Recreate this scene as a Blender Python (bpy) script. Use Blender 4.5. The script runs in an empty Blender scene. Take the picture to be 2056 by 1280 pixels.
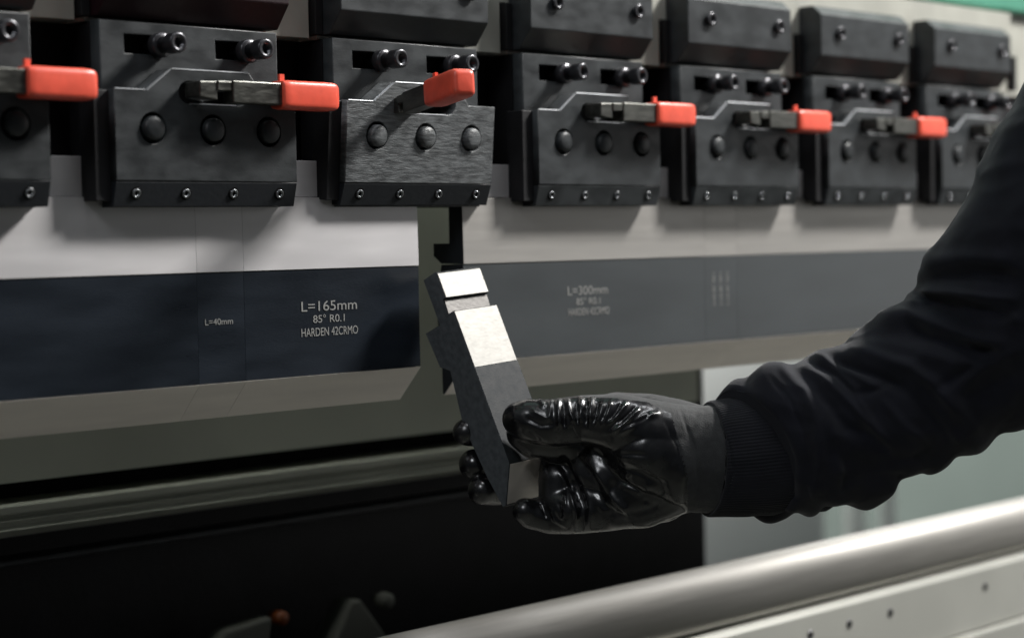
import bpy, bmesh, math, random
import numpy as np
from mathutils import Matrix, Vector, noise
random.seed(7)
sc = bpy.context.scene
C = sc.collection

# ------------------------------------------------------------------ camera
CAM = Vector((-0.68826761, -1.05678703, 1.27447918))
RX = Vector((0.7072614136591255, -0.7066897192526884, -0.01925963269254245))     # camera right
UP = Vector((0.044215597821200985, 0.017028667933799722, 0.9988768719805832))    # camera up
BK = Vector((-0.7055680503383136, -0.7073186447217101, 0.04329042816644532))     # camera backwards
FPX = 3750.0
cd = bpy.data.cameras.new('camera'); cam = bpy.data.objects.new('camera', cd); C.objects.link(cam)
m = Matrix.Identity(4)
for i in range(3):
    m[i][0] = RX[i]; m[i][1] = UP[i]; m[i][2] = BK[i]; m[i][3] = CAM[i]
cam.matrix_world = m
cd.sensor_width = 36; cd.lens = FPX / 2056 * 36
cd.clip_start = 0.05; cd.clip_end = 200
cd.dof.use_dof = True; cd.dof.focus_distance = 1.37; cd.dof.aperture_fstop = 4.0
sc.camera = cam

# ------------------------------------------------------------------ world, lamps, exposure
w = bpy.data.worlds.new('World'); sc.world = w; w.use_nodes = True
bg = w.node_tree.nodes['Background']; bg.inputs[0].default_value = (0.80, 0.90, 1.0, 1); bg.inputs[1].default_value = 0.045
sc.view_settings.view_transform = 'Standard'; sc.view_settings.look = 'None'
sc.view_settings.exposure = 0; sc.view_settings.gamma = 1

def lamp(name, loc, target, sx, sy, radiance, col):
    l = bpy.data.lights.new(name, 'AREA'); l.shape = 'RECTANGLE'; l.size = sx; l.size_y = sy
    l.energy = radiance * math.pi * sx * sy; l.color = col
    o = bpy.data.objects.new(name, l); C.objects.link(o); o.location = loc
    o.rotation_euler = (Vector(target) - Vector(loc)).to_track_quat('-Z', 'Y').to_euler()
    return o
P0 = Vector((0.3, 0, 1.2))
lamp('hall_key_light', P0 + Vector((1.70, -0.98, 1.80)), P0, 0.50, 0.40, 230.0, (1, 0.98, 0.95))
lamp('reflection_fill_light', P0 + Vector((2.9, -2.3, 0.20)), P0 + Vector((0.3, 0, 0.05)), 1.8, 1.0, 0.22, (0.98, 0.98, 1.0))  # added unseen lamp: a bright field for the punch steel to reflect
lamp('right_fill_light', P0 + Vector((3.8, -1.9, 0.30)), P0 + Vector((0.8, 0, 0)), 2.0, 1.6, 0.9, (0.98, 0.98, 0.96))  # added unseen lamp: lifts the clamps and punches on the right
lamp('side_fill_light', P0 + Vector((-2.2, -1.2, 2.0)), P0, 0.7, 0.7, 13.0, (0.93, 0.96, 1.0))  # added unseen lamp: brightens the left end of the held punch
lamp('hall_roof_light', P0 + Vector((0.0, -0.85, 2.45)), P0 + Vector((0.15, -0.2, 0)), 1.6, 0.40, 10.0, (0.95, 0.97, 1.0))
lamp('rear_fill_light', (3.8, 2.0, 4.3), (4.2, 3.0, 0.8), 3.0, 3.0, 15.0, (1.0, 1.0, 0.98))  # added unseen lamp: brightens the wall and cabinet behind the machine
lamp('panel_fill_light', (0.2, 0.235, 1.62), (0.2, 0.27, 1.1), 1.8, 0.04, 7.5, (1.0, 1.0, 0.95))  # added unseen lamp: brightens the olive panel behind the punches

# ------------------------------------------------------------------ materials
M = {}
def mat(name, col, rough=0.5, metal=0.0, spec=0.5, bump=0.0, bscale=200.0, stretch=(1, 1, 1), var=0.0, vscale=20.0,
        coat=0.0, rvar=0.0, sheen=0.0, aniso=0.0, bdist=0.001):
    mt = bpy.data.materials.new(name); mt.use_nodes = True; nt = mt.node_tree; b = nt.nodes['Principled BSDF']
    b.inputs['Base Color'].default_value = (*col, 1); b.inputs['Roughness'].default_value = rough
    b.inputs['Metallic'].default_value = metal; b.inputs['Specular IOR Level'].default_value = spec
    b.inputs['Coat Weight'].default_value = coat; b.inputs['Coat Roughness'].default_value = 0.12
    b.inputs['Sheen Weight'].default_value = sheen; b.inputs['Anisotropic'].default_value = aniso
    tc = nt.nodes.new('ShaderNodeTexCoord'); mp = nt.nodes.new('ShaderNodeMapping'); mp.inputs['Scale'].default_value = stretch
    nt.links.new(tc.outputs['Object'], mp.inputs[0])
    oi = nt.nodes.new('ShaderNodeObjectInfo'); mu = nt.nodes.new('ShaderNodeMath'); mu.operation = 'MULTIPLY'; mu.inputs[1].default_value = 7.3
    nt.links.new(oi.outputs['Random'], mu.inputs[0]); nt.links.new(mu.outputs[0], mp.inputs['Location'])
    if bump:
        nz = nt.nodes.new('ShaderNodeTexNoise'); nz.inputs['Scale'].default_value = bscale; nz.inputs['Detail'].default_value = 5
        nt.links.new(mp.outputs[0], nz.inputs['Vector'])
        bp = nt.nodes.new('ShaderNodeBump'); bp.inputs['Strength'].default_value = bump; bp.inputs['Distance'].default_value = bdist
        nt.links.new(nz.outputs[0], bp.inputs['Height']); nt.links.new(bp.outputs[0], b.inputs['Normal'])
    if var:
        n2 = nt.nodes.new('ShaderNodeTexNoise'); n2.inputs['Scale'].default_value = vscale; n2.inputs['Detail'].default_value = 6
        nt.links.new(mp.outputs[0], n2.inputs['Vector'])
        mx = nt.nodes.new('ShaderNodeMix'); mx.data_type = 'RGBA'
        cr = nt.nodes.new('ShaderNodeMapRange'); cr.inputs[1].default_value = 0.35; cr.inputs[2].default_value = 0.65
        nt.links.new(n2.outputs[0], cr.inputs[0]); nt.links.new(cr.outputs[0], mx.inputs[0])
        mx.inputs[6].default_value = (*[c * (1 - var) for c in col], 1); mx.inputs[7].default_value = (*[min(1, c * (1 + var)) for c in col], 1)
        nt.links.new(mx.outputs[2], b.inputs['Base Color'])
        if rvar:
            rr = nt.nodes.new('ShaderNodeMapRange'); rr.inputs[3].default_value = rough - rvar; rr.inputs[4].default_value = rough + rvar
            rr.inputs[1].default_value = 0.3; rr.inputs[2].default_value = 0.7
            nt.links.new(n2.outputs[0], rr.inputs[0]); nt.links.new(rr.outputs[0], b.inputs['Roughness'])
    M[name] = mt
    return mt
mat('strip_black', (0.012, 0.014, 0.017), 0.5, 0, 0.25, 0.2, 260)
mat('black_oxide', (0.022, 0.025, 0.027), 0.43, 0, 0.35, 0.16, 600, (1, 1, 2), 0.30, 45, rvar=0.08, bdist=0.0006)
mat('scratched_lit_oxide', (0.070, 0.075, 0.078), 0.42, 0, 0.5, 0.5, 260, (1, 1, 6), 0.45, 90, rvar=0.12, bdist=0.0008)  # scratched, and paler: light caught by the tilted plate put into the colour
mat('edge_highlight', (0.75, 0.77, 0.80), 0.35, 1.0)  # bright metal standing in for light glinting on clamp edges
mat('band_blue', (0.010, 0.0135, 0.019), 0.30, 0, 0.35, 0.12, 300, (1, 1, 4), 0.25, 12, rvar=0.04)
mat('band_haze', (0.035, 0.040, 0.043), 0.36, 0, 0.6, 0.12, 300, (1, 1, 4), 0.15, 8, rvar=0.04)  # band of the right-hand punches, haze lifting it put into the colour
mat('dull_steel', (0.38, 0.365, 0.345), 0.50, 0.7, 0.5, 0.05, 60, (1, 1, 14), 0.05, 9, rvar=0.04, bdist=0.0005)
mat('maroon_reflection', (0.012, 0.003, 0.005), 0.5, 0, 0.25, 0.2, 200)  # dark maroon reflection on one mounting block, put into its base colour
mat('ground_steel', (0.60, 0.585, 0.59), 0.52, 0.55, 0.5, 0.03, 60, (1, 1, 6), 0.05, 9, rvar=0.04, bdist=0.0005)
mat('ground_blade', (0.72, 0.675, 0.63), 0.48, 0.35, 0.5, 0.15, 60, (1, 6, 10), 0.06, 9, rvar=0.04, bdist=0.0005)
mat('white_steel', (0.37, 0.36, 0.335), 0.50, 0.2, 0.3, 0.5, 420, (0.6, 1, 1), 0.08, 260, bdist=0.0002)
mat('groove_steel', (0.22, 0.21, 0.20), 0.5, 0.3, 0.3, 0.3, 300)
mat('held_bevel', (0.80, 0.74, 0.67), 0.45, 0.45, 0.5, 0.15, 300)
mat('held_oxide', (0.021, 0.0235, 0.0255), 0.6, 0, 0.22, 0.4, 700, (1, 1, 1), 0.25, 150, rvar=0.08, bdist=0.0003)
mat('cast_black', (0.006, 0.006, 0.007), 0.6, 0, 0.3, 0.3, 150, (1, 1, 1), 0.3, 30)
mat('screw_black', (0.05, 0.05, 0.055), 0.28, 0.6, 0.5, 0.2, 300)
mat('hole_black', (0.004, 0.004, 0.004), 0.8, 0, 0.1)
mat('lever_steel', (0.11, 0.11, 0.10), 0.35, 0.9, 0.5, 0.2, 200, (1, 4, 4), 0.25, 60, rvar=0.08)
mat('red_rubber', (0.74, 0.095, 0.055), 0.36, 0, 0.5, 0.08, 300, (1, 1, 1), 0.08, 90)
mat('beige_paint', (0.30, 0.30, 0.265), 0.5, 0, 0.4, 0.1, 200, (1, 1, 1), 0.08, 20)
mat('green_paint', (0.05, 0.20, 0.135), 0.45, 0, 0.5, 0.1, 200, (1, 1, 1), 0.08, 20)
mat('olive_paint', (0.38, 0.395, 0.335), 0.6, 0, 0.3, 0.1, 100, (1, 1, 1), 0.1, 6)
mat('engraving', (0.26, 0.26, 0.25), 0.5, 0.2)
mat('digit_steel', (0.22, 0.23, 0.24), 0.25, 0.8)
mat('brass', (0.62, 0.50, 0.22), 0.35, 0.9, 0.5, 0.1, 200)
mat('lock_steel', (0.42, 0.42, 0.42), 0.35, 0.9, 0.5, 0.15, 200, (1, 1, 1), 0.1, 50)
mat('rail_steel', (0.28, 0.27, 0.25), 0.5, 0.5, 0.5, 0.12, 50, (1, 14, 14), 0.05, 12, rvar=0.03)
mat('plate_grey', (0.40, 0.40, 0.365), 0.42, 0.3, 0.5, 0.05, 60, (1, 1, 1), 0.05, 10)
mat('wall_pale', (0.82, 0.84, 0.82), 0.8, 0, 0.3, 0.05, 30, (1, 1, 1), 0.04, 3)
mat('wall_green', (0.21, 0.25, 0.23), 0.8, 0, 0.3, 0.05, 30, (1, 1, 1), 0.05, 3)
mat('floor_grey', (0.10, 0.103, 0.09), 0.5, 0, 0.4, 0.05, 30, (1, 1, 1), 0.08, 3)
mat('glove_coat', (0.006, 0.006, 0.007), 0.26, 0, 0.85, 0.08, 330, (1, 1, 1), 0.2, 60, rvar=0.06, bdist=0.0006)
mat('glove_knit', (0.019, 0.020, 0.021), 0.75, 0, 0.3, 0.7, 1300, (1, 1, 1), 0.2, 200, sheen=0.25, bdist=0.0006)
mat('sleeve_cloth', (0.0060, 0.0066, 0.0115), 0.85, 0, 0.22, 0.5, 1500, (1, 1, 1), 0.2, 60, sheen=0.12, bdist=0.0004)
mat('cuff_rib', (0.0065, 0.007, 0.0105), 0.85, 0, 0.22, 0.5, 1500, (1, 1, 1), 0.2, 60, sheen=0.15, bdist=0.0004)
mat('bracket_dark', (0.10, 0.105, 0.09), 0.6)
mat('lit_oxide', (0.075, 0.083, 0.090), 0.6, 0, 0.3, 0.4, 900, (1, 1, 1), 0.2, 200, bdist=0.0002)  # paler than held_oxide: light on the end face put into the colour
mat('orange_plastic', (0.20, 0.05, 0.01), 0.4)

# ------------------------------------------------------------------ helpers
def link(name, me, mats, parent=None, smooth=False):
    if not isinstance(mats, (list, tuple)): mats = [mats]
    if not me.materials:
        for k in mats: me.materials.append(M[k])
    if smooth:
        me.polygons.foreach_set('use_smooth', [True] * len(me.polygons))
    o = bpy.data.objects.new(name, me); C.objects.link(o)
    if parent: o.parent = parent
    return o
def bev(o, wd=0.0006, seg=2):
    b = o.modifiers.new('bevel', 'BEVEL'); b.width = wd; b.segments = seg; b.limit_method = 'ANGLE'; b.angle_limit = math.radians(30)
    return o
def thing(name, label, cat, loc=(0, 0, 0), group=None):
    o = bpy.data.objects.new(name, None); C.objects.link(o); o.location = loc; o.empty_display_size = 0.02
    o['label'] = label; o['category'] = cat
    if group: o['group'] = group
    return o
def tag(o, label=None, cat=None, group=None, kind=None):
    for k, v in (('label', label), ('category', cat), ('group', group), ('kind', kind)):
        if v: o[k] = v
    return o
def mesh(name, verts, faces):
    me = bpy.data.meshes.new(name); me.from_pydata([tuple(v) for v in verts], [], faces); me.update()
    bm = bmesh.new(); bm.from_mesh(me); bmesh.ops.recalc_face_normals(bm, faces=bm.faces); bm.to_mesh(me); bm.free()
    return me
def box_me(name, x0, x1, y0, y1, z0, z1):
    v = [(x, y, z) for x in (x0, x1) for y in (y0, y1) for z in (z0, z1)]
    return mesh(name, v, [(0, 1, 3, 2), (4, 6, 7, 5), (0, 4, 5, 1), (2, 3, 7, 6), (0, 2, 6, 4), (1, 5, 7, 3)])
def prism_x(name, prof, x0, x1):        # prof: (y, z) outline, extruded along x
    n = len(prof); v = [(x0, y, z) for y, z in prof] + [(x1, y, z) for y, z in prof]
    return mesh(name, v, [tuple(range(n)), tuple(range(2 * n - 1, n - 1, -1))] + [(i, (i + 1) % n, n + (i + 1) % n, n + i) for i in range(n)])
def plate_xz(name, outer, holes, y0, y1, bevel=0.0007):   # flat plate with real holes and bevelled rims
    cu = bpy.data.curves.new(name, 'CURVE'); cu.dimensions = '2D'; cu.fill_mode = 'BOTH'
    cu.extrude = (y1 - y0) / 2 - bevel; cu.bevel_depth = bevel; cu.bevel_resolution = 1; cu.offset = -bevel
    for pts in [outer] + holes:
        sp = cu.splines.new('POLY'); sp.points.add(len(pts) - 1); sp.use_cyclic_u = True
        for i, p in enumerate(pts): sp.points[i].co = (p[0], p[1], 0, 1)
    o = bpy.data.objects.new('tmp', cu); C.objects.link(o)
    me = bpy.data.meshes.new_from_object(o.evaluated_get(bpy.context.evaluated_depsgraph_get()))
    bpy.data.objects.remove(o)
    me.transform(Matrix(((1, 0, 0, 0), (0, 0, 1, (y0 + y1) / 2), (0, 1, 0, 0), (0, 0, 0, 1))))
    me.name = name
    bm = bmesh.new(); bm.from_mesh(me); bmesh.ops.remove_doubles(bm, verts=bm.verts, dist=1e-6); bmesh.ops.recalc_face_normals(bm, faces=bm.faces)
    bm.to_mesh(me); bm.free(); me.materials.clear()
    return me
def circ(cx, cz, r, n=24): return [(cx + r * math.cos(2 * math.pi * i / n), cz + r * math.sin(2 * math.pi * i / n)) for i in range(n)]
def lathe_y(name, prof, n=28):          # prof: (radius, y), turned about the y axis
    v = []; f = []
    for r, y in prof: v += [(r * math.cos(2 * math.pi * i / n), y, r * math.sin(2 * math.pi * i / n)) for i in range(n)]
    for k in range(len(prof) - 1):
        for i in range(n): f.append((k * n + i, k * n + (i + 1) % n, (k + 1) * n + (i + 1) % n, (k + 1) * n + i))
    f.append(tuple(range(n))); f.append(tuple(range((len(prof) - 1) * n, len(prof) * n)))
    return mesh(name, v, f)
def text_me(name, body, size, depth=0.00015, width=None, align='LEFT'):
    cu = bpy.data.curves.new(name, 'FONT'); cu.body = body; cu.size = size; cu.extrude = depth; cu.align_x = align
    o = bpy.data.objects.new('tmp', cu); C.objects.link(o)
    me = bpy.data.meshes.new_from_object(o.evaluated_get(bpy.context.evaluated_depsgraph_get())); bpy.data.objects.remove(o)
    me.transform(Matrix.Rotation(math.pi / 2, 4, 'X')); me.materials.clear()
    if width:
        xs = [v.co.x for v in me.vertices]; me.transform(Matrix.Diagonal((width / (max(xs) - min(xs)), 1, 1, 1)))
    return me

# ------------------------------------------------------------------ the hall behind (far, out of focus)
fl = link('floor', box_me('floor', -8, 22, -8, 22, -0.1, 0), 'floor_grey'); fl['kind'] = 'structure'
def cam_pt(u, v, d):        # a point seen at photo position (u, v), d metres ahead of the camera
    return CAM + RX * ((u - 1028) / FPX * d) - UP * ((v - 640) / FPX * d) - BK * d
def slab(name, u0, u1, d, z0, z1, th, m_):      # an upright slab facing the camera's side of the hall
    a = cam_pt(u0, 900, d); b = cam_pt(u1, 900, d); dx = (b - a); dx.z = 0; L = dx.length; dx.normalize(); n = Vector((-dx.y, dx.x, 0))
    me = box_me(name, 0, L, 0, th, z0, z1); o = link(name, me, m_)
    o.matrix_world = Matrix(((dx.x, n.x, 0, a.x), (dx.y, n.y, 0, a.y), (0, 0, 1, 0), (0, 0, 0, 1)))
    return o
tag(slab('far_wall', 700, 3200, 7.5, 0, 4.5, 0.2, 'wall_green'), 'grey green hall wall far behind the arm, out of focus', 'wall')
cab = slab('cabinet', 1330, 1655, 3.6, 0, 1.9, 0.5, 'wall_pale'); bev(cab, 0.01)
tag(cab, 'tall pale white cabinet seen behind the sleeve, right of the dark machine end', 'cabinet')
for k, (u, wd, lb) in enumerate(((1716, 0.022, 'pale upright pipe nearer the pale cabinet, seen just above the steel table'), (1782, 0.016, 'thin pale upright pipe further right, seen just above the steel table'))):
    p = cam_pt(u, 1000, 3.8)
    me = lathe_y('pipe', [(wd * 1.0, 0), (wd, 1.9)], 20); me.transform(Matrix.Rotation(math.pi / 2, 4, 'X'))
    o = link('upright_pipe', me, 'wall_pale', smooth=False); o.location = (p.x, p.y, 0)
    tag(o, lb, 'pipe', 'pale pipes behind the table')

# ------------------------------------------------------------------ machine body behind the tools
Z0 = 1.30
ram = thing('press_ram', 'beige and green upper beam of the press running behind the black clamps', 'press beam', (0, 0.06, Z0))
def rel(o, root): o.location = -Vector(root.location); return o
rel(link('back_plate', box_me('back_plate', -0.9, 3.2, 0.066, 0.16, Z0 + 0.006, Z0 + 0.126), 'cast_black', ram), ram)
rel(link('upper_plate', box_me('upper_plate', -0.9, 3.2, 0.060, 0.16, Z0 + 0.1265, Z0 + 0.219), 'beige_paint', ram), ram)
rel(bev(link('painted_beam', box_me('painted_beam', -0.9, 3.2, 0.050, 0.20, Z0 + 0.2195, Z0 + 0.60), 'green_paint', ram), 0.004), ram)

beam = thing('rear_beam', 'long olive grey beam with dark grooves behind the gap in the punches', 'machine beam', (0, 0.3, 1.0))
rel(link('olive_panel', box_me('olive_panel', -0.9, 0.963, 0.30, 0.34, 1.084, 1.75), 'olive_paint', beam), beam)
rel(bev(link('lower_ledge', prism_x('lower_ledge', [(0.288, 1.067), (0.288, 1.060), (0.293, 1.058), (0.288, 1.055), (0.292, 1.051), (0.288, 1.047), (0.300, 1.040), (0.34, 1.040), (0.34, 1.067)], -0.9, 0.963), 'olive_paint', beam), 0.001), beam)
rel(link('groove_back', box_me('groove_back', -0.9, 0.963, 0.33, 0.345, 1.0675, 1.0835), 'hole_black', beam), beam)
rel(bev(link('thin_rib', box_me('thin_rib', -0.9, 0.963, 0.30, 0.33, 1.016, 1.021), 'black_oxide', beam), 0.0015), beam)
frame = link('machine_frame', box_me('machine_frame', -0.9, 1.045, 0.36, 0.60, 0.0, 1.80), 'cast_black')
tag(frame, 'large black side of the machine frame filling the dark space under the punches', 'machine frame')
gus = link('support_gusset', prism_x('g', [(0, 0), (0, 0.01), (0.01, 0.01), (0.01, 0)], 0, 1), 'olive_paint'); 
gus.data = mesh('gusset', [(0.40, 0.29, 0.88), (0.436, 0.29, 0.936), (0.447, 0.29, 0.936), (0.49, 0.29, 0.88), (0.40, 0.32, 0.88), (0.436, 0.32, 0.936), (0.447, 0.32, 0.936), (0.49, 0.32, 0.88)],
                [(0, 1, 2, 3), (7, 6, 5, 4), (0, 4, 5, 1), (1, 5, 6, 2), (2, 6, 7, 3), (3, 7, 4, 0)]); gus.data.materials.append(M['bracket_dark'])
tag(bev(gus, 0.003), 'grey triangular gusset plate low in the dark machine opening', 'bracket')
o = bev(link('angle_bracket', mesh('angle', [(0.255, 0.29, 0.90), (0.290, 0.29, 0.931), (0.342, 0.29, 0.936), (0.335, 0.29, 0.90), (0.255, 0.31, 0.90), (0.290, 0.31, 0.931), (0.342, 0.31, 0.936), (0.335, 0.31, 0.90)],
    [(0, 1, 2, 3), (7, 6, 5, 4), (0, 4, 5, 1), (1, 5, 6, 2), (2, 6, 7, 3), (3, 7, 4, 0)]), 'bracket_dark'), 0.003)
tag(o, 'small grey bracket at the bottom edge, left of the triangular gusset', 'bracket')
me = lathe_y('knob', [(0.004, 0), (0.0075, 0.002), (0.008, 0.01), (0.005, 0.02)], 20)
o = link('round_knob', me, 'bracket_dark', smooth=True); o.location = (0.478, 0.285, 0.930)
tag(o, 'small round grey knob right of the triangular gusset', 'knob')
me = lathe_y('lampy', [(0.004, 0), (0.0065, 0.002), (0.007, 0.01), (0.005, 0.02)], 20)
o = link('orange_button', me, 'orange_plastic', smooth=True); o.location = (0.355, 0.29, 0.932)
tag(o, 'tiny orange button in the dark between the two grey brackets', 'button')

# lower table in the foreground
tab = thing('press_table', 'bright steel lower table with rounded bar crossing the bottom right corner', 'machine table', (0.6, 0.0, 0.9))
bar = [(0.004, 0.9195), (0.0, 0.928)]
for i in range(1, 24):
    a = math.pi * (1.0 - i / 24); bar.append((0.022 + 0.022 * math.cos(a), 0.945 + 0.026 * math.sin(a)))
bar += [(0.044, 0.928), (0.040, 0.9195)]
rb = link('rounded_bar', prism_x('rounded_bar', bar, -0.3, 3.2), 'rail_steel', tab); rel(rb, tab)
for p in rb.data.polygons: p.use_smooth = abs(p.normal.x) < 0.5 and len(p.vertices) == 4
rel(link('face_plate', prism_x('face_plate', [(-0.004, 0.9105), (-0.001, 0.9150), (0.075, 0.9170), (0.075, 0.849), (-0.004, 0.849)], -0.3, 3.2), 'plate_grey', tab), tab)
rel(bev(link('lower_lip', box_me('lower_lip', -0.3, 3.2, -0.010, 0.075, 0.70, 0.8465), 'plate_grey', tab), 0.002), tab)
hme = lathe_y('table_screw', [(0.0042, 0.010), (0.0042, -0.0045), (0.0036, -0.0052), (0.0018, -0.0052), (0.0016, -0.002)], 16)
for x in (0.755, 0.819, 0.890, 1.070, 1.16):
    o = link('table_screw', hme, 'screw_black', tab); o.location = Vector((x, 0, 0.892)) - tab.location
tab_body = link('table_beam', box_me('table_beam', -0.3, 3.2, 0.076, 0.26, 0.0, 0.90), 'cast_black'); tag(tab_body, 'black lower beam standing behind the steel table edge', 'machine beam')

# ------------------------------------------------------------------ mounting blocks (above the clamps)
def screw_me(name, r, L):
    return lathe_y(name, [(r * 0.8, 0.02), (r * 0.8, -L * 0.45), (r * 0.98, -L * 0.45 - 0.0004), (r, -L * 0.45 - 0.001), (r, -L + 0.0008), (r * 0.93, -L), (r * 0.52, -L), (r * 0.50, -L + 0.006), (0.0002, -L + 0.0065)], 28)
ordn = ['leftmost, cut by the left edge', 'second from the left', 'third from the left', 'fourth from the left', 'fifth from the left', 'sixth from the left', 'seventh from the left, half hidden by the sleeve']
blk_face = prism_x('block_face', [(0.010, 0.145), (0.010, 0.184), (0.020, 0.193), (0.036, 0.193), (0.036, 0.128), (0.024, 0.128)], 0.004, 0.156)
blk_back = plate_xz('block_back', [(0.002, 0.1255), (0.195, 0.1255), (0.195, 0.167), (0.2015, 0.167), (0.2015, 0.215), (0.002, 0.215)], [], 0.0365, 0.058, 0.0005)
blk_spacer = box_me('spacer', 0.1960, 0.203, 0.030, 0.058, 0.128, 0.1665)
blk_screw = screw_me('block_screw', 0.0062, 0.004)
blk_hole = lathe_y('block_hole', [(0.0078, 0.004), (0.0078, -0.0006), (0.0072, -0.0010), (0.0060, -0.0008)], 24)
blks = []
blabels = ['black mounting block above the leftmost clamp at the top left corner', 'very dark mounting block above the clamp with straight red lever, second from left',
 'black mounting block above the clamp whose red lever is swung out', 'black mounting block with two screws above the first clamp right of the swung out lever',
 'black mounting block with two screws above the fifth clamp from the left', 'blurred dark mounting block above the sixth clamp, next to the last one visible', 'blurred dark mounting block at the far right, nearest the green beam']
def copy_tree(o, parent=None):
    c = o.copy(); C.objects.link(c)
    if parent: c.parent = parent
    for ch in [x for x in list(C.objects) if x.parent == o]: copy_tree(ch, c)
    return c
for n in range(-1, 6):
    if n == -1:
        r = thing('mounting_block', blabels[0], 'block', (n * 0.2, 0, Z0), 'mounting blocks above the clamps')
        bev(link('block_face', blk_face, 'black_oxide', r), 0.0008)
        link('back_plate', blk_back, 'beige_paint', r)
        bev(link('spacer', blk_spacer, 'cast_black', r), 0.0006)
        for sx in (0.034, 0.135):
            o = link('socket_screw', blk_screw, 'screw_black', r, True); o.location = (sx, 0.0100, 0.167)
        proto_b = r
    else:
        r = copy_tree(proto_b); r.location = (n * 0.2, 0, Z0); r['label'] = blabels[n + 1]
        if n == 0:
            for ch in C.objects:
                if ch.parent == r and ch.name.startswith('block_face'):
                    ch.data = ch.data.copy(); ch.data.materials[0] = M['maroon_reflection']
    blks.append(r)

# ------------------------------------------------------------------ tool clamps
front_outline = [(0, 0.0172), (0, 0.078), (0.025, 0.078), (0.045, 0.093), (0.111, 0.093), (0.123, 0.078), (0.1515, 0.078), (0.1515, 0.0172)]
def slotpts():
    p = []
    for a in range(90, 271, 20): p.append((0.0595 + 0.0080 * math.cos(math.radians(a)), 0.0775 + 0.0075 * math.sin(math.radians(a))))
    for a in range(270, 451, 20): p.append((0.1010 + 0.0080 * math.cos(math.radians(a)), 0.0775 + 0.0075 * math.sin(math.radians(a))))
    return p
PINS = (0.030, 0.079, 0.127)
fp_me = plate_xz('front_plate', front_outline, [slotpts()] + [circ(x, 0.0525, 0.0104) for x in PINS], 0, 0.0170, 0.0007)
edge_me = mesh('edge_highlight', [(0.0247, -0.0003, 0.0776), (0.0251, 0.0018, 0.0786), (0.0449, 0.0018, 0.0936), (0.0453, -0.0003, 0.0926)], [(0, 1, 2, 3)])
# edge highlights put in as thin bright metal strips lying on the bevelled rim
def strip(x0, z0, x1, z1, wd):
    d = Vector((x1 - x0, 0, z1 - z0)).normalized(); nrm = Vector((-d.z, 0, d.x))
    a = Vector((x0, 0, z0)); b = Vector((x1, 0, z1)); v = []
    for p in (a, b):
        v += [p + Vector((0, -0.0003, 0)) - nrm * wd * 0.6, p + Vector((0, -0.0003, 0)) - nrm * 0.0002, p + nrm * 0.0004 + Vector((0, wd * 0.7, 0)), p - nrm * wd * 0.6 + Vector((0, wd * 0.7, 0))]
    return mesh('strip', v, [(0, 1, 2, 3), (7, 6, 5, 4), (0, 4, 5, 1), (1, 5, 6, 2), (2, 6, 7, 3), (3, 7, 4, 0)])
def join_me(name, mes):
    bm = bmesh.new()
    for k in mes: bm.from_mesh(k)
    me = bpy.data.meshes.new(name); bm.to_mesh(me); bm.free(); return me
highlight_me = join_me('edge_highlight', [strip(0.0255, 0.0781, 0.0450, 0.0930, 0.0014), strip(0.0462, 0.0930, 0.1100, 0.0930, 0.0005), strip(0.001, 0.078, 0.0245, 0.078, 0.0005)])
lip_me = strip(0.0600, 0.0700, 0.0990, 0.0700, 0.0008)
strip_me = prism_x('scale_strip', [(0.0004, 0.0166), (0.0170, 0.0166), (0.0170, 0.0002), (0.0048, 0.0002)], 0, 0.1515)
well_me = lathe_y('well', [(0.0046, 0.002), (0.0046, -0.00012), (0.0002, -0.00013)], 20)
setscrew_me = lathe_y('set_screw', [(0.0032, 0.001), (0.0033, -0.0004), (0.0030, -0.0009), (0.0023, -0.0010), (0.0017, -0.0006), (0.0015, 0.0004)], 20)
pin_me = lathe_y('pin', [(0.0082, 0.0165), (0.0082, -0.0026), (0.0079, -0.0036), (0.0068, -0.0044), (0.0045, -0.0049), (0.0002, -0.0052)], 28)
pinh_me = lathe_y('pin_well', [(0.0098, 0.0165), (0.0098, 0.0180)], 24)
side_me = box_me('side_plate', -0.0120, 0.0, 0.006, 0.024, 0.004, 0.0772)
body_face = plate_xz('body_face', [(0.002, 0.0), (0.002, 0.125), (0.150, 0.125), (0.150, 0.0)], [[(0.021, 0.1035), (0.021, 0.1165), (0.052, 0.1165), (0.052, 0.1035)], [(0.096, 0.1035), (0.096, 0.1165), (0.127, 0.1165), (0.127, 0.1035)]], 0.018, 0.030, 0.0007)
body_core = box_me('body_core', 0.002, 0.150, 0.0305, 0.058, 0.0, 0.1245)
cl_screw = screw_me('clamp_screw', 0.0071, 0.0195)
cl_collar = lathe_y('collar', [(0.0050, 0.03), (0.0050, 0.006), (0.0082, 0.006), (0.0086, 0.005), (0.0086, -0.0005), (0.0080, -0.0015), (0.0050, -0.0018)], 28)
lock_me = box_me('locking_block', 0.168, 0.1975, 0.030, 0.064, 0.0115, 0.0345)
brass_me = lathe_y('brass_pin', [(0.0038, 0.03), (0.0042, 0.003), (0.0042, -0.002), (0.0034, -0.003)], 18)
ARM0, ARM1, GR1 = 0.052, 0.134, 0.178
arm_me = prism_x('arm', [(-0.006, -0.008), (-0.006, 0.008), (0.006, 0.008), (0.006, -0.008)], 0, 0.078)
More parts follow.
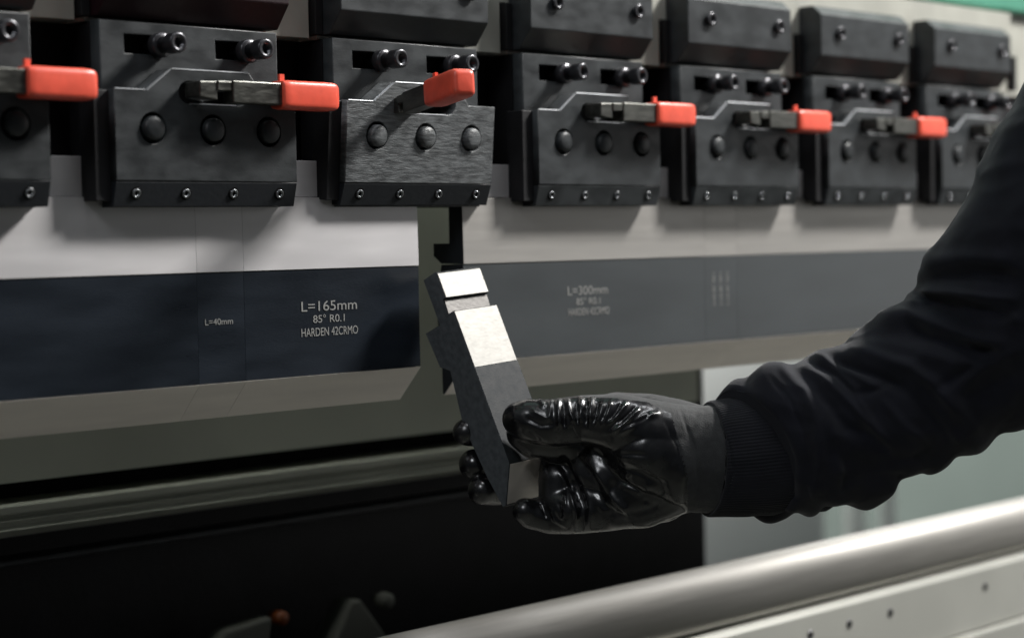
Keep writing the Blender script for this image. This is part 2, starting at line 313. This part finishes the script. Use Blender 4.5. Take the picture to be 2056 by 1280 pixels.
arm_me2 = join_me('arm', [prism_x('a', [(-0.006, -0.0075), (-0.006, 0.0078), (0.006, 0.0078), (0.006, -0.0075)], 0.016, 0.080),
                          prism_x('b', [(-0.005, 0.0005), (-0.005, 0.0072), (0.005, 0.0072), (0.005, 0.0005)], 0.004, 0.0162),
                          mesh('c', [(-0.010, -0.004, 0.0065), (-0.010, 0.014, 0.0065), (0.0045, -0.004, 0.0070), (0.0045, 0.014, 0.0070), (-0.010, -0.004, -0.004), (-0.010, 0.014, -0.004), (0.0045, -0.004, -0.006), (0.0045, 0.014, -0.006)],
                               [(0, 2, 3, 1), (4, 5, 7, 6), (0, 4, 6, 2), (1, 3, 7, 5), (0, 1, 5, 4), (2, 6, 7, 3)])])
def grip_mesh():
    bm = bmesh.new(); n = 28; rings = []
    xs = [(0.058, 0.80), (0.0582, 0.94), (0.0592, 1.0), (0.064, 1.03), (0.080, 1.03), (0.098, 1.04), (0.1040, 1.02), (0.1065, 0.96), (0.1080, 0.86), (0.1085, 0.6)]
    for x, s in xs:
        ring = []
        for i in range(n):
            t = 2 * math.pi * i / n; c, s_ = math.cos(t), math.sin(t); e = 0.38
            y = 0.0088 * s * math.copysign(abs(c) ** e, c); z = 0.0098 * s * math.copysign(abs(s_) ** e, s_)
            ring.append(bm.verts.new((x, y, z)))
        rings.append(ring)
    for a, b in zip(rings, rings[1:]):
        for i in range(n): bm.faces.new((a[i], a[(i + 1) % n], b[(i + 1) % n], b[i]))
    bm.faces.new(rings[0][::-1]); bm.faces.new(rings[-1]); bmesh.ops.recalc_face_normals(bm, faces=bm.faces)
    me = bpy.data.meshes.new('grip'); bm.to_mesh(me); bm.free(); return me
grip_me = grip_mesh()
rib_me = box_me('grip_rib', 0.060, 0.064, -0.0012, 0.0012, 0.0095, 0.0145)
clabels = ['black tool clamp cut off by the left edge, its thick red lever pointing right', 
 'second black tool clamp from the left, straight red lever above three round pins',
 'black tool clamp with scratched bright front plate and red lever swung toward the viewer',
 'black tool clamp directly right of the swung out lever, its own red lever straight',
 'slightly blurred tool clamp, fifth from the left, fourth of the straight red levers',
 'blurred tool clamp, sixth from the left, its red lever nearest the sleeve',
 'blurred tool clamp at far right whose lever end is hidden behind the black sleeve']
def make_clamp(x, label):
    r = thing('tool_clamp', label, 'clamp', (x, 0, Z0), 'quick clamps along the press beam')
    link('body_core', body_core, 'cast_black', r); link('body_face', body_face, 'black_oxide', r)
    tilt = []
    fp = link('front_plate', fp_me, 'black_oxide', r); tilt.append(fp)
    a = link('edge_highlight', highlight_me, 'edge_highlight', fp); b = link('slot_lip', lip_me, 'edge_highlight', fp)
    for px in PINS:
        p = link('pin', pin_me, 'black_oxide', r, True); p.location = (px, 0.001, 0.0525); tilt.append(p)
    tilt.append(bev(link('side_plate', side_me, 'cast_black', r), 0.0006))
    s = bev(link('scale_strip', strip_me, 'strip_black', r), 0.0004); tilt.append(s)  # near-black: shade of this down-facing chamfer put into its colour
    for k in range(4):
        d = link('screw_well', well_me, 'hole_black', s); d.location = (0.0168 + k * 0.0400, 0.0024, 0.0090)
        d.rotation_euler = (math.radians(15), 0, 0)
        d = link('set_screw', setscrew_me, 'digit_steel', s, True); d.location = (0.0168 + k * 0.0400, 0.0022, 0.0090)
        d.rotation_euler = (math.radians(15), 0, 0)
    for sx in (0.0475, 0.1210):
        c = link('collar', cl_collar, 'screw_black', r, True); c.location = (sx, 0.012, 0.110)
        q = link('socket_screw', cl_screw, 'screw_black', c, True); q.location = (0, 0, 0)
    bev(link('locking_block', lock_me, 'lock_steel', r), 0.0008)
    bp = link('brass_pin', brass_me, 'brass', r, True); bp.location = (0.2075, 0.032, 0.0215)
    l = link('lever', arm_me2, 'lever_steel', r); bev(l, 0.0008); l.location = (0.066, -0.014, 0.0775)
    link('grip', grip_me, 'red_rubber', l, True); link('grip_rib', rib_me, 'red_rubber', l)
    return r, tilt
proto_c, tilt0 = make_clamp(-0.2, clabels[0])
clamps = [proto_c]
for n in range(0, 6):
    if n == 1:
        r, tilt = make_clamp(n * 0.2, clabels[n + 1])
        piv = Matrix.Translation((0, 0, 0.080)) ; T = piv @ Matrix.Rotation(math.radians(-5.0), 4, 'X').inverted() @ piv.inverted()
        for t in tilt:
            t.matrix_local = T @ (Matrix.Translation(t.location))
            if t.name.startswith('front_plate') or t.name.startswith('pin'):
                t.data = t.data.copy(); t.data.materials[0] = M['scratched_lit_oxide']
            # the front is open a few millimetres at the bottom
        lev = [c for c in C.objects if c.parent == r and c.name.startswith('lever')][0]
        lev.location = (0.0485, -0.004, 0.0745); lev.rotation_euler = (0, math.radians(-5), math.radians(-107))
    else:
        r = copy_tree(proto_c); r.location = (n * 0.2, 0, Z0); r['label'] = clabels[n + 1]
        if n >= 2:
            for ch in C.objects:
                if ch.parent == r and ch.name.startswith('scale_strip'):
                    ch.data = ch.data.copy(); ch.data.materials[0] = M['black_oxide']
    clamps.append(r)

# ------------------------------------------------------------------ punches hanging in the press
PY = 0.020; PZ = 1.149
def punch(x0, x1, label, band, texts=(), steel='ground_steel', group='punch segments hanging under the clamps'):
    r = thing('punch_segment', label, 'punch', (x0, PY, PZ), group); L = x1 - x0; g = 0.00005
    t = 0.0010
    bev(link('polished_top', prism_x('polished_top', [(0.0, 0.1055), (0.0008, 0.158), (0.016, 0.158), (0.016, 0.122), (0.035, 0.122), (0.035, 0.112), (0.026, 0.106)], g, L - g), steel, r), 0.0002)
    b = bev(link('dark_band', prism_x('dark_band', [(0.0006, 0.0275), (0.0006, 0.1050), (0.026, 0.1050), (0.033, 0.071), (0.028, 0.0275)], g, L - g), band, r), 0.00015)
    bev(link('blade', prism_x('blade', [(0.0, 0.0270), (0.0255, 0.0002), (0.0275, 0.0002), (0.028, 0.0270)], g, L - g), 'ground_blade', r), 0.00015)
    bev(link('hanging_tang', prism_x('hanging_tang', [(0.003, 0.1585), (0.003, 0.185), (0.016, 0.185), (0.016, 0.1585)], g, L - g), 'ground_steel', r), 0.0004)
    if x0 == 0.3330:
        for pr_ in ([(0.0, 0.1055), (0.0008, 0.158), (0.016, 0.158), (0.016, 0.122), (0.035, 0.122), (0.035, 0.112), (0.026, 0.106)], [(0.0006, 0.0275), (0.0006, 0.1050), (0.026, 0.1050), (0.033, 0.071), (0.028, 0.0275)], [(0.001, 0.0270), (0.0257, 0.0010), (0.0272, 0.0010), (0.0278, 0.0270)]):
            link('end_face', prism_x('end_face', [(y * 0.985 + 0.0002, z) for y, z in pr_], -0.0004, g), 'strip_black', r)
    for body, sz, wd, x, z in texts:
        e = link('engraving', text_me('engraving', body, sz, 0.0001, wd), 'engraving', b); e.location = (x - x0, 0.0003, z - PZ)
    return r
punch(-0.62, 0.0765, 'long dark blue punch at the lower left, left of the narrow marked punch', 'band_blue')
punch(0.0765, 0.1170, 'narrow dark punch with one small line of engraving, between two wider punches', 'band_blue', [('L=40mm', 0.0062, 0.024, 0.082, 1.2175)])
punch(0.1170, 0.2850, 'dark blue punch with three engraved lines, just left of the gap', 'band_blue',
      [('L=165mm', 0.0105, 0.053, 0.1675, 1.2235), ('85° R0.1', 0.0080, 0.030, 0.1790, 1.2148), ('HARDEN 42CRMO', 0.0088, 0.054, 0.1675, 1.2050)])
punch(0.3330, 0.6350, 'grey punch with faint engraving, just right of the gap behind the held piece', 'band_haze',
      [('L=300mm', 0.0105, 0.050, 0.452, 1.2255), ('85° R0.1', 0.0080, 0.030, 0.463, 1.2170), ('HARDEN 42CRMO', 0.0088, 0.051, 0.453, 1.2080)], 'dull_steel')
pr = punch(0.6350, 0.6820, 'narrow grey punch with upright engraved lines, blurred, right of centre', 'band_haze', (), 'dull_steel')
bnd = [c for c in C.objects if c.parent == pr and c.name.startswith('dark_band')][0]
for k in range(3):
    me = text_me('engraving', 'L=45 85° R0.1', 0.0052, 0.0001, 0.030); me.transform(Matrix.Rotation(math.radians(-90), 4, 'Y'))
    e = link('engraving', me, 'engraving', bnd); e.location = (0.014 + k * 0.010, 0.0003, 0.060)
punch(0.6820, 2.6, 'long grey punch running off behind the black sleeve, blurred', 'band_haze', (), 'dull_steel')

# ------------------------------------------------------------------ the small punch held in the hand
held = thing('held_punch', 'short bright faced punch piece tilted in the gloved hand, in front of the gap', 'punch', (0.2859, -0.0874, 1.0829))
held.rotation_euler = (-0.4183, -0.0651, -0.0193)
W = 0.045
def hp_(name, prof, m_, b=0.0005): return bev(link(name, prism_x(name, prof, 0, W), m_, held), b)
hp_('steel_body', [(0.0036, 0.1630), (0.0036, 0.1835), (0.0050, 0.1850), (0.0205, 0.1850), (0.0203, 0.1475), (0.0388, 0.1480), (0.0365, 0.1190), (0.0270, 0.1120), (0.0340, 0.0710), (0.0290, 0.0272), (0.0235, 0.0002), (0.0195, 0.0002),
                   (0.0, 0.0272), (0.0, 0.1040), (0.0004, 0.1042), (0.0004, 0.1509), (0.0075, 0.1510), (0.0065, 0.1629)], 'held_oxide', 0.0003)
HP = [(0.0040, 0.1632), (0.0040, 0.1833), (0.0054, 0.1846), (0.0201, 0.1846), (0.0199, 0.1471), (0.0384, 0.1476), (0.0361, 0.1192), (0.0266, 0.1122), (0.0336, 0.0710), (0.0286, 0.0274), (0.0232, 0.0006), (0.0198, 0.0006),
      (0.0004, 0.0274), (0.0004, 0.1040), (0.0008, 0.1044), (0.0008, 0.1505), (0.0079, 0.1506), (0.0069, 0.1631)]
link('end_face', prism_x('end_face', HP, -0.0003, 0.0002), 'lit_oxide', held)  # thin cap carrying the lit tone of this end in its colour
def face(name, a, b, m_, off=0.0003):   # a ground face laid on the steel, 0.3 mm thick
    a = Vector((0, *a)); b = Vector((0, *b)); d = (b - a).normalized(); nn = Vector((0, -d.z, d.y))
    if nn.y > 0: nn = -nn
    v = []
    for x in (0.0006, W - 0.0006):
        for p in (a, b): v += [p + Vector((x, 0, 0)) - nn * 0.0002, p + Vector((x, 0, 0)) + nn * off]
    return link(name, mesh(name, v, [(0, 1, 3, 2), (4, 6, 7, 5), (0, 4, 5, 1), (2, 3, 7, 6), (0, 2, 6, 4), (1, 5, 7, 3)]), m_, held)
face('ground_face', (0.0036, 0.1634), (0.0036, 0.1830), 'white_steel')
face('ground_face', (0.0074, 0.1515), (0.0066, 0.1622), 'groove_steel')
face('ground_face', (0.0004, 0.1046), (0.0004, 0.1503), 'white_steel')
face('ground_bevel', (0.0004, 0.0264), (0.0190, 0.0010), 'held_bevel')

# ------------------------------------------------------------------ the person's arm: sleeve, cuff, glove
FW = -BK
def to_uvd(P):
    Q = P - np.array(CAM); r = Q @ np.array(RX); u_ = Q @ np.array(UP); d = Q @ np.array(FW)
    return 1028 + FPX * r / d, 640 - FPX * u_ / d, d
def stroke(u, v, pts, wd):
    best = np.full(u.shape, 1e9); tt = np.zeros(u.shape); pts = np.array(pts, float)
    seg = np.linalg.norm(np.diff(pts, axis=0), axis=1); tot = seg.sum(); acc = 0
    for i in range(len(seg)):
        a, b = pts[i], pts[i + 1]; ab = b - a
        t = np.clip(((u - a[0]) * ab[0] + (v - a[1]) * ab[1]) / (ab @ ab), 0, 1)
        dd = np.hypot(u - a[0] - t * ab[0], v - a[1] - t * ab[1]); k = dd < best
        best[k] = dd[k]; tt[k] = (acc + t[k] * seg[i]) / tot; acc += seg[i]
    tp = np.clip(np.minimum(tt, 1 - tt) * 5 + 0.15, 0, 1)
    return np.exp(-(best / wd) ** 2) * tp
def displace(me, strokes, conv, fbm=(), blobs=(), ridged=()):
    n = len(me.vertices); P = np.empty(n * 3); me.vertices.foreach_get('co', P); P = P.reshape(-1, 3)
    N = np.empty(n * 3); me.vertices.foreach_get('normal', N); N = N.reshape(-1, 3)
    u, v, d = to_uvd(P); view = np.array(CAM) - P; view /= np.linalg.norm(view, axis=1)[:, None]
    f = np.clip(((N * view).sum(1) + 0.05) * 3, 0, 1)
    D = np.zeros(n)
    for pts, wd, amp in strokes:
        pts = [conv(p) for p in pts]; D += stroke(u, v, pts, wd * conv.s) * amp * 0.001 * f
    for bu, bv, br, ba in blobs: D += np.exp(-((u - bu) ** 2 + (v - bv) ** 2) / br ** 2) * ba * 0.001
    for sc_, amp in ridged:
        D += np.array([1 - 2 * abs(noise.noise(Vector((p[0] * 0.7 - p[2] * 0.5, p[1] * 0.6, p[2] * 0.9 + p[0] * 0.5)) * sc_)) for p in P]) * amp
    for sc_, amp in fbm:
        D += np.array([noise.noise(Vector(p) * sc_) for p in P]) * amp
    P = P + N * D[:, None]
    me.vertices.foreach_set('co', P.ravel()); me.update()
    return u, v, N
class Conv:
    def __init__(s, x, y, k): s.x, s.y, s.s = x, y, k
    def __call__(s, p): return (s.x + s.s * p[0], s.y + s.s * p[1])

person = thing('person', 'arm in a black long sleeve with glossy black work glove holding the small punch', 'person', cam_pt(1500, 920, 1.36))
def prel(o): o.matrix_parent_inverse = person.matrix_world.inverted(); return o
bpy.context.view_layer.update()

# glove: overlapping tapered chains fused into one surface
def build_glove():
    bm = bmesh.new()
    def ball(u, v, d, r, fs=1.0):
        c = cam_pt(u, v, d); rm = r * d / FPX
        mt = Matrix.Identity(4)
        for i in range(3): mt[i][0] = RX[i] * rm; mt[i][1] = UP[i] * rm; mt[i][2] = BK[i] * rm * fs; mt[i][3] = c[i]
        bmesh.ops.create_icosphere(bm, subdivisions=3, radius=1, matrix=mt)
    def chain(pts):
        pts = [(p if len(p) == 5 else (*p, 1.0)) for p in pts]
        for a, b in zip(pts, pts[1:]):
            L = math.hypot(a[0] - b[0], a[1] - b[1]) + abs(a[2] - b[2]) * 2700; k = max(2, int(L / (min(a[3], b[3]) * 0.22)))
            for i in range(k): ball(*[a[j] + (b[j] - a[j]) * i / k for j in range(5)])
        ball(*pts[-1])
    # thumb
    chain([(1042, 840, 1.376, 35), (1062, 843, 1.373, 43), (1115, 848, 1.369, 48, .9), (1180, 843, 1.365, 51, .9), (1240, 848, 1.358, 60, .9), (1320, 868, 1.360, 64, .85), (1390, 905, 1.365, 92, .7)])
    chain([(1050, 868, 1.384, 34), (1075, 884, 1.386, 38), (1150, 892, 1.392, 40), (1220, 895, 1.385, 46)])
    # fingers behind the piece
    chain([(1300, 880, 1.40, 80, .6), (1225, 860, 1.42, 50), (1120, 868, 1.455, 36), (1005, 866, 1.458, 28), (948, 868, 1.436, 28), (936, 866, 1.424, 27)])
    chain([(1300, 920, 1.40, 80, .6), (1225, 910, 1.42, 48), (1140, 920, 1.450, 38), (1015, 930, 1.458, 28), (952, 932, 1.428, 32)])
    chain([(1300, 960, 1.40, 70, .6), (1225, 960, 1.415, 46), (1135, 970, 1.440, 38), (1025, 985, 1.445, 28), (968, 984, 1.420, 30)])
    chain([(1320, 975, 1.385, 75, .6), (1235, 1008, 1.385, 56, .8), (1170, 1030, 1.390, 42), (1105, 1038, 1.396, 34), (1066, 1030, 1.394, 31), (1054, 1024, 1.390, 26)])
    # palm
    chain([(1255, 905, 1.365, 50, .8), (1300, 915, 1.352, 66, .6), (1370, 930, 1.355, 84, .6)])
    chain([(1112, 925, 1.402, 26), (1120, 965, 1.396, 40, .8), (1118, 1005, 1.393, 38, .8), (1150, 1020, 1.390, 44)])
    chain([(1120, 905, 1.405, 30, .8), (1180, 930, 1.395, 60, .6), (1260, 930, 1.375, 90, .5)])
    chain([(1150, 945, 1.425, 44, .8), (1210, 970, 1.400, 70, .55), (1290, 960, 1.378, 92, .5), (1370, 925, 1.370, 104, .55)])
    chain([(1160, 990, 1.405, 46, .8), (1210, 1000, 1.386, 64, .5), (1290, 990, 1.370, 70, .6), (1360, 950, 1.366, 80, .6)])
    chain([(1150, 880, 1.430, 44, .8), (1190, 878, 1.410, 68, .5), (1240, 868, 1.41, 82, .5), (1310, 885, 1.395, 95, .5), (1400, 920, 1.375, 107, .6)])
    chain([(1400, 921, 1.366, 109, .72), (1450, 922, 1.366, 111, .74)])
    me = bpy.data.meshes.new('glove'); bm.to_mesh(me); bm.free()
    o = bpy.data.objects.new('tmp', me); C.objects.link(o)
    r = o.modifiers.new('r', 'REMESH'); r.mode = 'VOXEL'; r.voxel_size = 0.00095
    s = o.modifiers.new('s', 'SMOOTH'); s.factor = 0.6; s.iterations = 9
    out = bpy.data.meshes.new_from_object(o.evaluated_get(bpy.context.evaluated_depsgraph_get())); bpy.data.objects.remove(o)
    return out
gm = build_glove()
cv = Conv(860, 720, 0.2969)
gs = [([(585, 300), (575, 430)], 26, 0.9), ([(690, 340), (800, 400), (840, 390)], 18, 1.0), ([(745, 265), (790, 330)], 16, .9),
      ([(880, 255), (888, 470)], 17, 1.7), ([(835, 260), (820, 400)], 13, 1.0), ([(940, 270), (960, 360), (995, 440)], 15, 1.5), ([(1040, 260), (1030, 430)], 15, 1.6), ([(1110, 250), (1095, 430)], 17, 1.7),
      ([(1190, 290), (1160, 400), (1130, 450)], 15, 1.5), ([(1245, 280), (1200, 400), (1170, 460)], 14, 1.6), ([(1350, 290), (1280, 380), (1210, 450)], 15, 1.6), ([(1430, 335), (1340, 420), (1220, 510)], 17, 1.9),
      ([(1570, 365), (1440, 400), (1360, 460), (1260, 515)], 20, 1.6),
      ([(914, 300), (920, 470)], 12, -1.4), ([(1000, 290), (1010, 440)], 11, -1.2), ([(1072, 280), (1068, 450)], 12, -1.5), ([(1150, 290), (1120, 440)], 12, -1.4), ([(1222, 300), (1180, 430)], 10, -1.2),
      ([(1300, 300), (1230, 420)], 12, -1.6), ([(1400, 330), (1290, 440)], 13, -1.7), ([(1500, 380), (1340, 460)], 14, -1.4), ([(650, 390), (760, 450), (850, 440)], 18, -1.2), ([(660, 480), (760, 560)], 20, -.8), ([(860, 470), (900, 560)], 16, -.9), ([(960, 450), (1000, 540)], 16, -.8),
      ([(1060, 600), (1200, 680), (1300, 745), (1450, 785), (1560, 850), (1610, 960)], 42, -3.4),
      ([(1230, 560), (1500, 560), (1640, 700)], 120, 1.5),
      ([(1090, 710), (1180, 830), (1260, 960), (1380, 1070)], 26, 2.0), ([(1050, 720), (1130, 870), (1200, 990), (1300, 1080)], 32, -2.2),
      ([(900, 650), (1000, 850), (1045, 1000), (1045, 1190)], 26, -2.6), ([(960, 680), (1040, 820), (1090, 980), (1100, 1150)], 22, 1.4), ([(880, 760), (960, 900), (1000, 1050), (985, 1190)], 15, 1.6),
      ([(1000, 640), (1100, 800), (1160, 950)], 20, -1.6), ([(940, 820), (1020, 960)], 16, -1.2), ([(1290, 640), (1480, 650)], 16, -.8), ([(1300, 850), (1420, 900), (1520, 860)], 22, 1.0), ([(1330, 800), (1450, 840)], 16, -1.0), ([(1450, 950), (1560, 1000)], 20, -.8),
      ([(1200, 1130), (1450, 1110), (1700, 1030)], 22, 1.2), ([(1180, 1060), (1400, 1040), (1600, 990)], 26, -0.9),
      ([(820, 1000), (860, 1090), (950, 1140)], 14, 1.0), ([(760, 960), (800, 1080)], 12, -1.2), ([(880, 960), (900, 1080)], 12, -1.0), ([(920, 900), (930, 1000)], 10, 0.8),
      ([(1700, 330), (1800, 600), (1830, 850), (1790, 1050)], 12, -0.6), ([(1600, 420), (1690, 600), (1740, 800), (1720, 1010)], 14, -0.8)]
gs = [(p, q, a * (1.25 if k < 21 else 1.0)) for k, (p, q, a) in enumerate(gs)]
u, v, N = displace(gm, gs, cv, fbm=((45, 0.0008),))
glove = link('glove', gm, ['glove_coat', 'glove_knit'], person, True); prel(glove)
# knit back and wrist start behind the coating edge
pu = np.array([u[p.vertices[0]] for p in gm.polygons]); pv = np.array([v[p.vertices[0]] for p in gm.polygons])
edge = np.interp(pv, [780, 833, 898, 957, 1017, 1080], [1325, 1349, 1366, 1380, 1379, 1372])
top = np.interp(pu, [1080, 1170, 1230, 1300, 1350], [770, 797, 797, 806, 830])
gm.polygons.foreach_set('material_index', ((pu > edge) | (pv < top)).astype(int).tolist()); gm.update()

def tube(name, rings, nr, ns, strokes, cv, fbm, m_, blobs=(), ridged=(), ribs=0):
    R = np.array([[*r[0], *r[1], r[2], r[3], r[4]] for r in rings], float); k = len(R)
    t = np.linspace(0, k - 1, nr); V = []
    for x in t:
        i = min(int(x), k - 2); f = x - i
        p0, p1, p2, p3 = R[max(i - 1, 0)], R[i], R[i + 1], R[min(i + 2, k - 1)]
        q = 0.5 * ((2 * p1) + (-p0 + p2) * f + (2 * p0 - 5 * p1 + 4 * p2 - p3) * f * f + (-p0 + 3 * p1 - 3 * p2 + p3) * f ** 3)
        a = cam_pt(q[0], q[1], q[5]); b = cam_pt(q[2], q[3], q[5]); c = (a + b) / 2; h = (a - b) / 2; rd = h.length * q[6]
        side = (b - a).normalized(); ax = side.cross(FW).normalized(); ax = ax if ax.dot(RX) > 0 else -ax
        bl = q[4] * q[5] / FPX
        for j in range(ns):
            th = 2 * math.pi * j / ns
            rr = 1 + (0.006 * math.cos(th * ribs) if ribs else 0)
            V.append(c + rr * (h * math.cos(th) - FW * (rd * math.sin(th)) + ax * (bl * math.sin(th))))
    F = [(i * ns + j, i * ns + (j + 1) % ns, (i + 1) * ns + (j + 1) % ns, (i + 1) * ns + j) for i in range(nr - 1) for j in range(ns)]
    F.append(tuple(range(ns))); F.append(tuple(range((nr - 1) * ns, nr * ns)))
    me = mesh(name, V, F)
    displace(me, strokes, cv, fbm, blobs, ridged)
    return prel(link(name, me, m_, person, True))
cz = Conv(1360, 500, 0.4687)
cuff_r = [((1425, 812), (1418, 1030), 26, 1.366, .80), ((1432, 805), (1424, 1036), 30, 1.366, .80), ((1480, 797), (1480, 1036), 32, 1.366, .80), ((1560, 786), (1560, 1030), 30, 1.366, .8), ((1640, 778), (1650, 1026), 30, 1.366, .8)]
tube('cuff', cuff_r, 70, 480, [([(160, 720), (220, 830), (240, 950), (215, 1080)], 8, -0.8), ([(190, 690), (260, 800), (290, 950)], 30, 0.5), ([(320, 620), (400, 700), (430, 850)], 40, -0.6), ([(460, 640), (520, 760), (540, 900)], 14, -1.0)], cz, ((30, 0.0015), (90, 0.0006)), 'cuff_rib', ribs=110)
sl_r = [((1474, 786), (1556, 1030), 62, 1.364, .80), ((1478, 776), (1566, 1041), 64, 1.364, .82), ((1500, 757), (1600, 1034), 62, 1.363, .84), ((1545, 741), (1640, 1031), 58, 1.362, .84), ((1605, 727), (1697, 1004), 55, 1.36, .84), ((1680, 700), (1770, 1002), 48, 1.355, .84),
        ((1750, 652), (1838, 948), 40, 1.35, .84), ((1805, 618), (1905, 934), 34, 1.345, .84), ((1836, 592), (1985, 884), 28, 1.34, .84), ((1848, 545), (2085, 845), 16, 1.335, .82), ((1885, 485), (2190, 790), 8, 1.33, .8), ((1940, 388), (2285, 690), 0, 1.32, .8),
        ((2010, 262), (2370, 550), 0, 1.31, .8), ((2100, 95), (2450, 360), 0, 1.30, .8), ((2210, -110), (2540, 140), 0, 1.28, .85), ((2330, -330), (2680, -60), 0, 1.25, .9)]
ss = [([(345, 500), (450, 520), (540, 610), (600, 740), (615, 900), (575, 1060)], 26, 2.6), ([(400, 560), (480, 640), (540, 780), (565, 930)], 12, -1.0),
      ([(560, 560), (640, 660), (720, 760), (860, 800)], 26, -3.2), ([(500, 490), (620, 560), (740, 660), (880, 790), (960, 900)], 20, 3.0),
      ([(540, 470), (680, 545), (770, 630)], 13, -2.6), ([(590, 460), (740, 530), (860, 600)], 16, 2.6), ([(640, 480), (760, 515), (900, 560), (1000, 590)], 22, -4.2),
      ([(700, 440), (850, 460), (1000, 510), (1110, 580), (1260, 750)], 30, 4.5), ([(880, 570), (1000, 620), (1110, 740), (1200, 850)], 24, -2.6),
      ([(900, 570), (870, 600), (770, 620)], 14, -1.8), ([(780, 640), (860, 760)], 12, 1.6), ([(660, 800), (730, 950), (700, 1060)], 22, -2.2), ([(630, 700), (690, 860), (690, 1000)], 22, 1.8),
      ([(850, 800), (960, 900), (1060, 900)], 30, -2.2), ([(880, 640), (960, 740), (1080, 840)], 20, 1.8),
      ([(960, 320), (1080, 375), (1250, 440), (1400, 430)], 34, -5.0), ([(850, 330), (1000, 295), (1180, 350), (1420, 420)], 34, 4.0), ([(750, 400), (950, 420), (1180, 480), (1280, 490)], 34, 2.6),
      ([(1000, 205), (1130, 235), (1280, 265), (1467, 275)], 30, -5.0), ([(1010, 170), (1180, 185), (1320, 205), (1467, 215)], 18, 3.6), ([(1030, 125), (1150, 110), (1300, 105), (1467, 120)], 34, -6.0), ([(1080, 60), (1250, 40), (1467, 50)], 40, 3.0),
      ([(1280, 500), (1200, 540), (1110, 600)], 22, -2.8), ([(1467, 420), (1330, 490), (1230, 560)], 24, 2.0), ([(1467, 520), (1330, 600), (1200, 640)], 36, -2.5), ([(1467, 640), (1320, 700), (1240, 800)], 40, 2.0),
      ([(1250, 220), (1400, 260), (1500, 330)], 24, 2.0), ([(560, 1030), (640, 1010)], 30, 2.0), ([(480, 1120), (500, 1060)], 24, 2.0)]
tube('sleeve', sl_r, 300, 200, ss, cz, ((16, 0.0035), (42, 0.0016)), 'sleeve_cloth',
     [(1490, 1035, 14, -2), (1548, 1042, 26, 2.5), (1600, 1040, 15, -2.5), (1627, 1036, 18, 1.5), (1660, 1025, 18, -3), (1740, 1004, 34, 4.0), (1812, 968, 20, -4.5), (1870, 940, 30, 4.0), (1925, 925, 20, -3), (1965, 900, 24, 3.0), (2010, 870, 20, -3),
      (1500, 765, 16, -2.5), (1540, 740, 26, 3.5), (1600, 728, 18, -2.5), (1650, 712, 26, 2.5), (1700, 690, 18, -2), (1790, 628, 30, 2.5), (1838, 575, 18, -4), (1842, 605, 14, 3), (1862, 520, 24, 2.5)], ((24, 0.0022), (60, 0.0008)))
